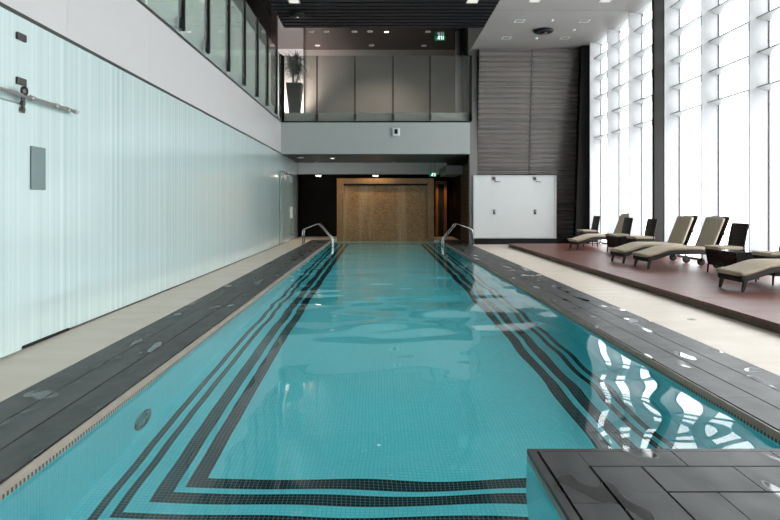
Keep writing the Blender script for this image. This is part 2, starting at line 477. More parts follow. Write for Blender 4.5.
l.build('overflow_lip', M['slate'], root)
g = MB(); g.box(BX - .003, BX + .006, PN, BY - .01, -.07, -.03); g.build('overflow_grate', M['lip'], root)
# near end of the pool, below the camera
n_ = MB(); n_.box(PL, BX, -1.2, PN, -.12, 0)
struct('pool_end_paving', n_, M['slate'], 'dark slate paving at the near end of the pool, below the picture', 'pool edge')

# wooden deck
d = MB().box(4.50, XW1 - .02, YB, 21.04, .085, .115).build('wooden_deck', M['deck'])
tag(d, 'raised reddish brown timber deck under the sun loungers', 'deck', kind='structure')
MB().box(4.505, 4.55, YB, 21.03, 0, .085).box(4.55, XW0, 20.98, 21.03, 0, .085).build('deck_riser', M['deckedge'], d)

# ---------------------------------------------------------------- left wall
root = MB().box(XL - .06, XL, YB, 26.9, .02, 3.336).build('wall_left', M['glasswall'])
tag(root, 'long wall of pale green frosted glass with fine vertical stripes', 'glass wall', kind='structure')
MB().box(XL - .05, XL + .004, YB, 26.9, 0.0, .02).build('floor_channel', M['trim'], root)
MB().box(XL - .05, XL + .012, 6.11, 7.02, 0.0, .03).build('threshold_slot', M['black'], root)
for zc in (3.13, 2.685):      # square clamps on the glass
    y = 6.07
    o = MB().box(XL, XL + .03, y - .07, y + .08, zc - .036, zc + .036).build('glass_clamp', M['darksteel'], root, bevel=.006)
p = MB().box(XL, XL + .018, 6.25, 6.52, 1.61, 2.06).build('grip_plate', M['plate'], root, bevel=.004)

# sliding leaf in front of the wall, hung from a steel rail
dr = MB().box(XL + .045, XL + .06, 3.9, 6.0, .02, 2.44).build('door_1', M['glasswall'])
tag(dr, 'striped frosted glass sliding door leaf at the near left, hung from a steel rail', 'door', kind='structure')
r = MB(); r.tube([(XL + .09, 3.0, 2.527), (XL + .09, 7.04, 2.527)], .019, 12)
r.lathe([(.026, 0), (.026, .07)], (XL + .09, 6.56, 2.527), 12, 'y').lathe([(.020, 0), (.026, .02), (.021, .07)], (XL + .09, 6.99, 2.527), 12, 'y')
for y in (6.13, 6.84): r.tube([(XL, y, 2.54), (XL + .09, y, 2.527)], .014, 8); r.lathe([(.028, -.03), (.028, .03)], (XL + .09, y, 2.527), 12, 'y', 0)
r.build('rail', M['satin'], dr)
hg = MB(); hg.box(XL + .062, XL + .076, 5.985, 6.035, 2.36, 2.60)
hg.lathe([(.015, 0), (.045, .0), (.045, .03), (.015, .03)], (XL + .08, 5.99, 2.575), 18, 'x')
for z in (2.39, 2.455): hg.lathe([(.026, 0), (.026, .03)], (XL + .07, 5.98, z), 12, 'x')
hg.build('hanger', M['darksteel'], dr)
MB().box(XL + .045, XL + .061, 3.9, 6.002, 2.437, 2.455).build('top_edge', M['plate'], dr)

# far sliding door in the same wall
dr2 = MB().box(XL + .035, XL + .05, 22.0, 24.9, .02, 2.62).build('door_2', M['glasswall'])
tag(dr2, 'far striped glass sliding door beside the left ladder, with three hangers', 'door', kind='structure')
MB().tube([(XL + .08, 21.4, 2.66), (XL + .08, 25.8, 2.66)], .02, 8).build('rail', M['steel'], dr2)
for y in (22.3, 23.4, 24.7): MB().box(XL + .055, XL + .10, y - .06, y + .06, 2.35, 2.74).build('hanger', M['steel'], dr2)
MB().box(XL + .05, XL + .09, 24.45, 24.75, .92, 1.38).build('handle', M['whitepaint'], dr2)

# white band above it, and its dark trims
bd = MB(); y = YB
while y < 22.3:
    bd.box(XL - .15, XL, y + .002, min(y + 2.5, 22.34) - .002, 3.378, 4.485); y += 2.5
struct('wall_left_band', bd, M['band'], 'smooth white panelled band running above the striped glass wall', 'wall')
struct('trim_1', MB().box(XL - .15, XL + .012, YB, 22.3, 3.338, 3.374), M['trim'], 'dark trim line along the top of the striped glass wall', 'trim')
struct('trim_2', MB().box(XL - .15, XL + .012, YB, 22.35, 4.488, 4.535), M['trim'], 'dark trim line along the top of the white band', 'trim')
# corridor behind the upper left screen
cw = MB(); y = 22.28
while y > YB: cw.box(-4.05, -3.95, max(y - 1.7, YB) + .006, y - .006, 4.5, 6.98); y -= 1.7
struct('wall_corridor', cw, M['corridor'], 'pale green grey panelled wall close behind the upper left glass screen', 'wall')
struct('wall_corridor_end', MB().box(-5.35, -5.2, 22.3, 27.9, 4.4, 8.3).box(-5.2, -4.05, 22.29, 22.4, 4.4, 8.3), M['blackwall'], 'black wall beside the bright corner at the left end of the balcony', 'wall')
struct('floor_corridor', MB().box(-4.05, XL - .15, YB, 22.34, 4.4, 4.55), M['backwall'], 'corridor floor slab behind the upper left glass screen', 'floor')
struct('trim_3', MB().box(XL - .2, XL - .1, YB, 22.30, 4.53, 4.95), M['whitepaint'], 'white upstand at the foot of the upper left glass screen', 'trim')

struct('wall_corridor_darkener', MB().box(-4.06, -3.93, YB, 22.3, 6.985, 8.3), M['blackwall'], 'black strip added above the pale panels behind the upper left glass to darken the ceiling reflection', 'wall')  # added black bulkhead, keeps the glossy ceiling's reflection dark
# upper left glass screen
gs = empty('glass_screen', (0, 0, 0))
tag(gs, 'upper left glass screen with slim black posts above the white band', 'glass screen')
py = [3.59 * F / (VX - x) for x in (182, 207.5, 228, 244, 257, 267, 276)]
st = 1.70
py = [py[0] - st * k for k in (5, 4, 3, 2, 1)] + py + [22.27]
for i, y in enumerate(py):
    po = MB().box(XL - .05, XL + .045, y - .055, y + .055, 4.64, 6.98).build('post', M['black'], gs)
    MB().box(XL - .02, XL + .04, y - .15, y - .05, 4.64, 4.84).build('bracket', M['black'], po)
    if i:
        MB().box(XL - .004, XL + .008, py[i - 1] + .055, y - .055, 4.56, 6.95).build('pane', M['screen_left'], gs)

# ---------------------------------------------------------------- mezzanine
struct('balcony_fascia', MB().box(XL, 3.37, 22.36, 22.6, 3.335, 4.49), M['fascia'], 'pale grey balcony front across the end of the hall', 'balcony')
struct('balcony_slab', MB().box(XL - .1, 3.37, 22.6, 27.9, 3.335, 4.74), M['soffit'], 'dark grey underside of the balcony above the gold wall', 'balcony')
struct('trim_4', MB().box(XL, 3.40, 22.33, 22.6, 4.492, 4.54), M['black'], 'thin black edge line on top of the balcony front', 'trim')
struct('trim_5', MB().box(XL + .02, 3.36, 22.52, 22.60, 4.54, 4.87), M['whitepaint'], 'grey upstand behind the foot of the balcony glass', 'trim')
struct('balcony_floor', MB().box(XL, 3.37, 22.62, 27.0, 4.742, 4.75), M['backwall'], 'balcony floor behind the glass', 'floor')
gs = empty('glass_screen', (0, 22.4, 4.54))
tag(gs, 'tall grey glass balustrade of five panes along the balcony front', 'glass screen')
gx = [at(x, 0, 22.4).x for x in (283, 317, 355, 393, 430, 470.6)]
for i, x in enumerate(gx):
    e = .045 if i in (0, 5) else .022
    po = MB().box(x - e, x + e, -.02 if i not in (0, 5) else -.05, .05, 0.0, 2.42).build('post', M['black'], gs)
    MB().box(x - .05, x + .05, -.05, .02, .03, .26).build('bracket', M['darksteel'] if 0 < i < 5 else M['black'], po)
    if i: MB().box(gx[i - 1] + .03, x - .03, 0, .012, .01, 2.42).build('pane', M['screen'], gs)
struct('wall_mezzanine', MB().box(XL - .05, 3.37, 26.8, 27.0, 4.75, 8.3), M['mezzwall'], 'taupe wall behind the balcony glass', 'wall')
struct('wall_mezzanine_left', MB().box(-5.2, -4.42, 26.7, 26.9, 4.4, 8.3), M['blackwall'], 'black wall left of the brightly washed corner', 'wall')
struct('wall_mezzanine_corner', MB().box(-4.42, -3.3, 26.65, 26.79, 4.75, 8.3), M['whitepaint'], 'white panel added for the sharp-edged wash of light in the corner behind the potted plant', 'wall')  # white panel added so the uplit patch ends in a sharp edge
struct('wall_mezzanine_side', MB().box(3.37, 3.6, 22.9, 28.0, 3.0, 8.3), M['blackwall'], 'black side wall at the right end of the balcony', 'wall')
co = MB().lathe([(.15, 0), (.15, 3.55)], (at(459, 0, 24).x, 24, 4.75), 24)
struct('round_column', co, M['satin'], 'round polished steel column behind the right end of the balcony glass', 'column')
# camera housing on the fascia
c = at(396, 131.8, 22.36)
k = empty('security_camera', (c.x, 22.36, c.z)); tag(k, 'small white security camera with a black lens cover on the grey balcony front', 'camera')
MB().box(-.14, .14, -.09, .012, -.17, .13).build('housing', M['whitepaint'], k, bevel=.03)
lp = MB(); lp.rings([[(-.05, -.10, .09), (.05, -.10, .09), (.065, -.10, -.06), (.03, -.10, -.09), (-.03, -.10, -.09), (-.065, -.10, -.06)],
                     [(-.05, -.088, .09), (.05, -.088, .09), (.065, -.088, -.06), (.03, -.088, -.09), (-.03, -.088, -.09), (-.065, -.088, -.06)]], smooth=False)
lp.build('lens_cover', M['black'], k)

# potted plant on the mezzanine
pc = at(294.7, 0, 24.1)
pl = empty('potted_plant', (pc.x, 24.1, 4.75)); tag(pl, 'leafy plant in a tall tapered charcoal planter behind the balcony glass', 'plant')
def sq(h, z, r=.05):
    o = []
    for cx, cy, a0 in ((1, 1, 0), (-1, 1, PI / 2), (-1, -1, PI), (1, -1, 1.5 * PI)):
        for q in range(4):
            a = a0 + q / 3 * PI / 2; o.append((cx * (h - r) + r * math.cos(a), cy * (h - r) + r * math.sin(a), z))
    return o
ph = at(0, 84, 24.1).z - 4.75
MB().rings([sq(.19, 0), sq(.31, ph), sq(.27, ph), sq(.25, ph - .06)]).build('planter', M['pot'], pl)
MB().rings([sq(.255, ph - .09), sq(.255, ph - .05)]).build('soil', M['soil'], pl)
stm = MB(); lf = MB(); random.seed(3)
for q in range(6):
    a = q * 1.05; top = Vector((.28 * math.cos(a) * random.uniform(.4, 1), .25 * math.sin(a), ph + random.uniform(.55, 1.15)))
    b0 = Vector((.07 * math.cos(a), .07 * math.sin(a), ph - .06))
    stm.tube([b0, b0.lerp(top, .5) + Vector((0.02, 0, .05)), top], [.022, .018, .012], 7)
    for t in range(70):
        base = b0.lerp(top, random.uniform(.55, 1.02)); az = random.uniform(0, 2 * PI); el = random.uniform(-.2, 1.2); L = random.uniform(.35, .68)
        dr_ = Vector((math.cos(az) * math.cos(el), math.sin(az) * math.cos(el), math.sin(el)))
        side = dr_.cross(Vector((0, 0, 1))).normalized() * random.uniform(.016, .028)
        pts = []
        for u in (0, .3, .65, 1):
            pts.append((base + dr_ * L * u - Vector((0, 0, .32 * L * u * u * (1.3 if el < .6 else .8))), side * (.5, 1, .8, .05)[(0, .3, .65, 1).index(u)]))
        for (p0, s0), (p1, s1) in zip(pts[:-1], pts[1:]):
            lf.quad([p0 - s0, p0 + s0, p1 + s1, p1 - s1])
stm.build('stem', M['stem'], pl); lf.build('foliage', M['leaf'], pl)

# ---------------------------------------------------------------- ceilings
sl = MB(); y = YB
sl.box(-3.04, 3.376, YB, 19.5, ZC + .10, ZC + .16)
y = 19.5
while y > YB:
    sl.box(-3.04, 3.376, y - .20, y, ZC, ZC + .08); y -= .31
struct('ceiling_slats', sl, M['slat'], 'black slatted ceiling above the pool', 'ceiling')
struct('ceiling_right', MB().box(3.376, 8.0, YB, 17.755, ZC, 8.3).box(3.376, 8.0, 17.775, 23.3, ZC, 8.3).box(3.38, 7.99, 17.75, 17.78, ZC + .012, 8.3), M['ceil'],
       'grey plaster ceiling on the window side with square lights', 'ceiling')
struct('ceiling_upper', MB().box(-5.4, 3.376, YB, 28.0, 8.3, 8.45), M['gloss_dark'], 'dark glossy planked ceiling above the balcony', 'ceiling')
struct('roof', MB().box(-5.6, 8.2, YB - .3, 28.3, 8.46, 8.7), M['blackwall'], 'roof slab above the ceilings', 'roof')

def square_light(px, py, half, on, label):
    Y = (ZC - H) * F / (VY - py); c = at(px, py, Y)
    o = MB()
    for a in ((-half, half, -half, -half + .03), (-half, half, half - .03, half), (-half, -half + .03, -half + .03, half - .03), (half - .03, half, -half + .03, half - .03)):
        o.box(c.x + a[0], c.x + a[1], Y + a[2], Y + a[3], ZC - .012, ZC + .004)
    root = tag(o.build('ceiling_light', M['lampbody']), label, 'ceiling light', 'square ceiling lights')
    MB().box(c.x - half + .03, c.x + half - .03, Y - half + .03, Y + half - .03, ZC - .006, ZC + .003).build('diffuser', M['coolglow'] if on else M['ceil'], root)
square_light(519.5, 20.8, .15, 0, 'square ceiling light left of the black speaker, nearer row')
square_light(506.6, 37.7, .15, 0, 'square ceiling light left of the black speaker, row by the louvred wall')
square_light(565, 37.7, .15, 0, 'square ceiling light right of the black speaker, row by the louvred wall')
square_light(584.5, 20.7, .15, 0, 'square ceiling light right of the black speaker, nearest the windows')
square_light(535, 0.2, .15, 1, 'square ceiling light at the top picture edge above the black speaker')
square_light(606, 0.2, .15, 1, 'square ceiling light at the top picture edge next to the windows')
square_light(294, 1.2, .16, 1, 'square light in the black slats at the top left')
square_light(472.5, 1.0, .16, 1, 'square light in the black slats beside the grey ceiling')

Y = (ZC - H) * F / (VY - 30); c = at(543.5, 30, Y)
sp = MB().lathe([(.28, 0), (.32, -.03), (.30, -.075), (.25, -.09)], (c.x, Y, ZC), 32).build('ceiling_speaker', M['black'])
tag(sp, 'round black speaker in the grey ceiling between the square lights', 'speaker')
MB().lathe([(.10, 0), (.10, -.03), (.05, -.05)], (c.x, Y, ZC - .085), 20).build('driver', M['trim'], sp)
Y = (ZC - H) * F / (VY - 13); c = at(297, 13, Y)
sp = MB().lathe([(.20, 0), (.24, -.04), (.22, -.10), (.12, -.12)], (c.x, Y, ZC), 28).build('ceiling_speaker', M['black'])
tag(sp, 'round dark downlight speaker in the black slats at the upper left', 'speaker')
MB().lathe([(.07, 0), (.05, -.04)], (c.x, Y, ZC - .12), 16).build('driver', M['steel'], sp)
for px, py, lab in ((552, 20, 'tiny white sprinkler head behind the black ceiling speaker, nearer the camera'), (536.5, 38, 'tiny bright sprinkler head between the speaker and the louvred wall'), (574, 29.5, 'tiny white sprinkler head between the speaker and the windows')):
    Y = (ZC - H) * F / (VY - py); c = at(px, py, Y)
    o = MB().lathe([(.05, 0), (.05, -.02), (.03, -.05)], (c.x, Y, ZC + .012), 14).build('sprinkler_head', M['whitepaint'])
    tag(o, lab, 'sprinkler', 'ceiling sprinklers')

def downlight(px, py, z, r, m, label, group, Y=None):
    Y = Y or (z - H) * F / (VY - py); c = at(px, py, Y)
    o = MB().lathe([(r, 0), (r, -.02), (r * .8, -.025), (r * .78, 0)], (c.x, Y, z), 20).build('downlight', M['lampbody'])
    tag(o, label, 'downlight', group)
    MB().lathe([(r * .77, 0), (r * .77, -.012)], (c.x, Y, z), 20).build('lamp', M[m], o)
mz = [(311.5, 31.3, 'dimlamp', 'first downlight from the left in the front row over the balcony'), (326.5, 31.3, 'dimlamp', 'second downlight from the left in the front row over the balcony'),
      (354.5, 31.5, 'dimlamp', 'third downlight from the left in the front row over the balcony'), (370, 31.3, 'dimlamp', 'fourth downlight in the front row over the balcony, left of the bright one'),
      (386.5, 31.6, 'lampglow', 'bright downlight in the front row over the balcony, near the middle'), (428, 31.5, 'dimlamp', 'downlight over the balcony just left of the green exit sign'),
      (317.5, 45.2, 'dimlamp', 'left downlight of the back row over the balcony'), (371.5, 45.2, 'dimlamp', 'middle downlight of the back row over the balcony'), (424, 45.5, 'dimlamp', 'right downlight of the back row over the balcony')]
for px, py, m_, lab in mz: downlight(px, py, 8.3, .11, m_, lab, 'downlights over the balcony')
downlight(332.6, 158, 3.335, .14, 'lampglow', 'lit warm downlight under the balcony, left of the middle', 'downlights under the balcony')
downlight(300.5, 157.5, 3.335, .13, 'dimlamp', 'pale downlight under the balcony above the far sliding door', 'downlights under the balcony')
downlight(393.6, 161.8, 3.335, .08, 'dimlamp', 'small dim downlight under the balcony right of the middle', 'downlights under the balcony')
downlight(316, 161.8, 3.335, .08, 'lampglow', 'small lit downlight under the balcony close to the grey beam', 'downlights under the balcony')
for px, lab in ((318, 'warm lamp below the grey beam left of the gold wall'), (375.5, 'warm lamp below the grey beam over the middle of the gold wall')):
    c = at(px, 173.5, 26.9)
    o = MB().lathe([(.10, .04), (.15, 0), (.14, -.05), (.10, -.06)], (c.x, 27.1, 2.82), 20).build('downlight', M['lampbody'])
    tag(o, lab, 'downlight', 'lamps below the beam')
    MB().lathe([(.125, 0), (.10, -.03)], (c.x, 27.1, 2.76), 20).build('lamp', M['lampglow'], o)

def exit_sign(px, py, Y, w_, h_, label, top):
    c = at(px, py, Y); k = empty('exit_sign', c); tag(k, label, 'exit sign')
    MB().box(-w_, w_, 0, .05, -h_, h_).build('sign_body', M['greensign'], k)
    g = MB()
    e = h_ / .11
    # running figure
    g.lathe([(.0, -.006), (.022 * e, -.006), (.022 * e, 0)], (-.02 * e, 0, .068 * e), 12, 'y')
    def limb(pts, r):
        for (x0, z0), (x1, z1) in zip(pts[:-1], pts[1:]):
            d_ = Vector((x1 - x0, 0, z1 - z0)); n2 = Vector((-d_.z, 0, d_.x)).normalized() * r
            a0 = Vector((x0, 0, z0)); a1 = Vector((x1, 0, z1))
            g.rings([[a0 - n2, a0 + n2, a1 + n2, a1 - n2], [v + Vector((0, -.006, 0)) for v in (a0 - n2, a0 + n2, a1 + n2, a1 - n2)]], smooth=False)
    E_ = lambda *p: [(a * e, b * e) for a, b in p]
    limb(E_((-.03, .04), (-.045, -.02)), .017 * e); limb(E_((-.045, -.02), (-.01, -.045), (-.03, -.085)), .011 * e); limb(E_((-.045, -.02), (-.075, -.05), (-.11, -.05)), .011 * e)
    limb(E_((-.03, .04), (.01, .02), (.03, .035)), .008 * e); limb(E_((-.03, .04), (-.07, .03), (-.08, 0)), .008 * e)
    limb(E_((.07, .08), (.07, -.085)), .012 * e); limb(E_((.07, .08), (.13, .08), (.13, -.085)), .008 * e)
    g.build('running_figure', M['whitesign'], k)
    MB().tube([(-w_ * .6, .025, h_), (-w_ * .6, .025, top - c.z)], .008, 6).build('hanger', M['black'], k)
    MB().tube([(w_ * .6, .025, h_), (w_ * .6, .025, top - c.z)], .008, 6).build('hanger', M['black'], k)
exit_sign(440, 37.5, 24.6, .21, .115, 'green exit sign hanging over the balcony beside the steel column', 8.3)
exit_sign(433, 174.6, 26.6, .16, .085, 'green exit sign under the balcony above the right end of the gold wall', 3.335)

# ---------------------------------------------------------------- far end below the balcony
struct('ceiling_beam', MB().box(XL, 3.04, 27.0, 27.4, 2.825, 3.334), M['whitepaint'], 'pale grey beam under the balcony above the gold wall', 'beam')
struct('ceiling_duct', MB().box(2.71, 3.36, 24.3, 26.9, 2.68, 3.03), M['pillar'], 'grey boxed duct under the balcony right of the beam', 'duct')
struct('wall_back', MB().box(-5.3, 3.6, 27.9, 28.1, 0, 8.3), M['blackwall'], 'black back wall beyond the pool', 'wall')
struct('wall_back_side', MB().box(XL - .2, XL, 26.9, 27.9, 0, 3.33), M['blackwall'], 'black return wall at the end of the striped glass', 'wall')
gw = empty('water_wall', (0, 25.325, ZW)); tag(gw, 'gold brown mosaic wall with a raised frame rising from the far end of the pool', 'feature wall')
xl, xr, zt = at(337, 0, 25.4).x, at(433.8, 0, 25.4).x, at(0, 178.4, 25.4).z - ZW
MB().box(xl + .2, xr - .2, .16, .3, -.3, zt - .2).build('mosaic_panel', M['gold'], gw)
fr = MB(); fr.box(xl, xl + .27, 0, .3, -.3, zt); fr.box(xr - .27, xr, 0, .3, -.3, zt); fr.box(xl + .27, xr - .27, 0, .3, zt - .22, zt)
fr.build('frame', M['goldframe'], gw)
MB().box(xl + .27, xr - .27, .06, .17, zt - .30, zt - .22).build('frame_shadow', M['black'], gw)  # black strip standing in for the shade under the top frame

# doorway right of it
xa, xb, zt2 = at(435.5, 0, 27.7).x, at(446.5, 0, 27.7).x, at(0, 181, 27.7).z
dw = MB()
dw.box(xa, xa + .12, 27.6, 27.9, 0, zt2); dw.box(xb - .12, xb, 27.6, 27.9, 0, zt2); dw.box(xa + .12, xb - .12, 27.6, 27.9, zt2 - .14, zt2)
dw = tag(dw.build('door_3', M['wood']), 'orange brown timber doorway right of the gold wall', 'door', kind='structure')
MB().box(xa + .12, xb - .12, 27.78, 27.88, 0, zt2 - .14).build('door_leaf', M['joint'], dw)
# louvred brown flank of the pillar
struct('wall_louvre_flank', MB().box(3.375, 3.45, 22.85, 24.9, 0, 3.0), M['brownlouver'], 'brown horizontally louvred flank wall beyond the right ladder', 'wall')
struct('wall_dark_flank', MB().box(3.375, 3.45, 24.9, 27.9, 0, 3.0), M['blackwall'], 'black flank wall between the brown louvres and the doorway', 'wall')
struct('pillar', MB().box(3.375, 3.66, 22.47, 22.84, 0, 3.46).box(3.375, 3.66, 22.47, 22.84, 3.475, 5.28).box(3.375, 3.66, 22.47, 22.84, 5.295, ZC), M['pillar'],
       'slim grey panelled pillar between the balcony and the louvred wall', 'pillar')

# leaning louvred wall
def lean(v): return Vector((v.x * (1 - .0 * v.z), v.y - .112 * v.z, v.z))
lv = MB().box(3.67, 7.5, 22.98, 23.15, 0, 8.0)
lw = lv.build('wall_louvred', M['joint'], warp=lean); tag(lw, 'tall taupe wall of horizontal louvres on the window side', 'wall', kind='structure')
xj = [3.67, 5.60, 7.5]; zj = [0.02, 2.75, 4.52, 5.85, ZC]
for i in range(2):
    for j in range(4):
        m_ = MB(); z = zj[j] + .02
        xa, xb = xj[i] + .015, xj[i + 1] - .015
        m_.box(xa, xb, 22.93, 22.985, zj[j] + .012, zj[j + 1] - .012)
        npan = int((zj[j + 1] - zj[j] - .03) / .165); pt = (zj[j + 1] - zj[j] - .03) / npan
        for _ in range(npan):
            m_.rings([[(x, 22.932, z + .005), (x, 22.83, z + .035), (x, 22.83, z + .06), (x, 22.932, z + .125)] for x in (xa, xb)], smooth=False)
            z += pt
        m_.build('louvre_panel', M['louver'], lw, warp=lean)
struct('baseboard_back', MB().box(3.56, 7.25, 22.35, 22.80, 0, .215), M['black'], 'black plinth at the foot of the louvred wall under the white board', 'plinth')

# white board with hooks and locks
wb = empty('white_board_cabinet', (0, 22.45, .217)); tag(wb, 'large white flat board cabinet against the louvred wall, with two hooks and two locks', 'cabinet')
xa, xb, zt = at(473.2, 0, 22.4).x, at(556.6, 0, 22.4).x, at(0, 175.3, 22.4).z - .217
MB().box(xa + .065, xb - .065, -.03, .11, .03, zt - .05).build('panel', M['whitepaint'], wb)
fr = MB(); fr.box(xa, xa + .07, -.055, .13, 0, zt); fr.box(xb - .07, xb, -.055, .13, 0, zt); fr.box(xa + .07, xb - .07, -.055, .13, zt - .06, zt); fr.box(xa + .07, xb - .07, -.055, .13, 0, .05)
fr.build('frame', M['lampbody'], wb, bevel=.006)
for px in (494, 534.7):
    h = at(px, 178.5, 22.4); h.z -= .217
    o = MB().box(h.x - .05, h.x + .05, -.075, -.03, h.z - .05, h.z + .05); o.tube([(h.x, -.06, h.z - .02), (h.x + .06, -.09, h.z - .11), (h.x + .22, -.09, h.z - .13)], .014, 8)
    o.build('hook', M['darksteel'], wb)
for px in (494.3, 535.2):
    h = at(px, 212, 22.4); h.z -= .217
    o = MB().box(h.x - .04, h.x + .04, -.05, -.03, h.z - .09, h.z + .09).build('lock', M['darksteel'], wb)
    MB().lathe([(.022, 0), (.022, -.03)], (h.x, -.05, h.z + .03), 12, 'y').build('knob', M['steel'], o)

# black tapered end wall
e = MB()
e.hexa([(7.02, 21.65, 0), (7.78, 21.65, 0), (7.78, 22.75, 0), (7.3, 22.75, 0), (7.25, 21.65, ZC), (7.78, 21.65, ZC), (7.78, 22.75, ZC), (7.4, 22.75, ZC)])
struct('wall_end', e, M['blackwall'], 'black tapered wall between the louvred wall and the windows', 'wall')
struct('wall_outer', MB().box(7.70, 7.84, 21.45, 28.1, 0, 8.4).box(3.6, 8.1, 23.5, 23.7, 0, 8.4), M['blackwall'], 'black outer wall behind the louvred wall', 'wall')
struct('wall_rear', MB().box(-5.5, 8.1, YB - .2, YB, -.2, 8.4), M['backwall'], 'light grey wall behind the camera', 'wall')

# ---------------------------------------------------------------- window wall
fins = [21.3, 19.68, 17.98, 15.75, 13.94, 12.14, 10.38, 8.62, 6.86, 5.1, 3.34, 1.58, -.18, -1.94]
zt = [3.73 + .695 * k for k in range(5)]
place = ['at the far end next to the black wall', 'second from the far end', 'just beyond the charcoal column', 'just in front of the charcoal column', 'behind the middle loungers', 'above the wicker chair at the right', 'at the right picture edge']
for i, y in enumerate(fins):
    nxt = fins[i + 1] if i + 1 < len(fins) else YB
    r = empty('window_%d' % (i + 1), (XW1, y, 0))
    tag(r, 'tall white framed window bay ' + (place[i] if i < len(place) else 'nearer than the picture shows, number %s past the right edge' % ('one two three four five six seven'.split()[i - 7])), 'window', 'window bays', 'structure')
    d_ = nxt - y
    MB().box(0, .012, d_, 0, .115, 8.3).build('pane', M['pane'], r)
    MB().box(XW0 - XW1, 0, 0, .03, .115, ZC).build('fin', M['fin'], r)
    MB().box(-.012, .014, -.018, 0, .115, ZC).build('mullion', M['gasket'], r)
    for z in zt + [ZC - .05]:
        t_ = MB(); t_.rings([[(-.25, yy, z + .06), (-.25, yy, z + .085), (-.02, yy, z + .12), (.03, yy, z + .12), (.03, yy, z)] for yy in (d_ + .03, -.018)], smooth=False)
        t_.build('transom', M['transom'], r)
    MB().box(-.06, .04, d_, 0, .115, .16).build('sill', M['gasket'], r)
struct('column', MB().box(7.17, XW0 - .002, 15.77, 15.92, .115, ZC), M['column'], 'tall charcoal column standing in front of the windows', 'column')

# ---------------------------------------------------------------- ladders
def ladder(x_leg, x_apex, x_pool, label):
    k = empty('pool_ladder', (x_leg, 22.3, 0)); tag(k, label, 'pool ladder', 'pool ladders')
    s_ = 1 if x_pool > x_leg else -1
    da, dp = x_apex - x_leg, x_pool - x_leg
    pts = [(0, 0), (0, .47), (.02 * s_, .53), (.07 * s_, .575), (da - .06 * s_, .745), (da, .76), (da + .05 * s_, .735), (dp - .05 * s_, .255), (dp - .01 * s_, .19), (dp, .12), (dp, -.85)]
    for y in (-.26, .26):
        rl = MB().tube([(a, y, b_) for a, b_ in pts], .024, 12).build('handrail', M['steel'], k)
        MB().lathe([(.055, 0), (.05, .02), (.028, .03)], (0, y, 0), 16).build('flange', M['steel'], rl)
    for z in (-.22, -.48, -.74): MB().box(dp - .035, dp + .035, -.25, .25, z, z + .025).build('tread', M['steel'], k)
ladder(-2.755, -2.19, -1.68, 'steel pool ladder at the far left pool edge')
ladder(3.425, 2.85, 2.36, 'steel pool ladder at the far right pool edge')

dn = MB().lathe([(.055, 0), (.055, .004), (.04, .005), (.038, .001)], (3.97, 7.69, 0), 20).build('floor_drain', M['satin'])
tag(dn, 'small round steel drain in the pale floor beside the deck', 'drain')
MB().lathe([(.036, .0005), (.036, .002)], (3.97, 7.69, 0), 16).build('drain_grate', M['darksteel'], dn)
# underwater lamp
k = empty('pool_lamp', (PL, 4.97, -.79)); tag(k, 'round underwater lamp on the near left pool wall', 'pool lamp')
MB().lathe([(.165, 0), (.17, .012), (.135, .022), (.12, .01)], (0, 0, 0), 28, 'x').build('ring', M['jet'], k)
MB().lathe([(.118, .004), (.09, .018), (.0005, .024)], (0, 0, 0), 28, 'x').build('lens', M['jetglass'], k)
MB().lathe([(.03, .02), (.026, .036)], (0, 0, 0), 14, 'x').build('bolt', M['darksteel'], k)

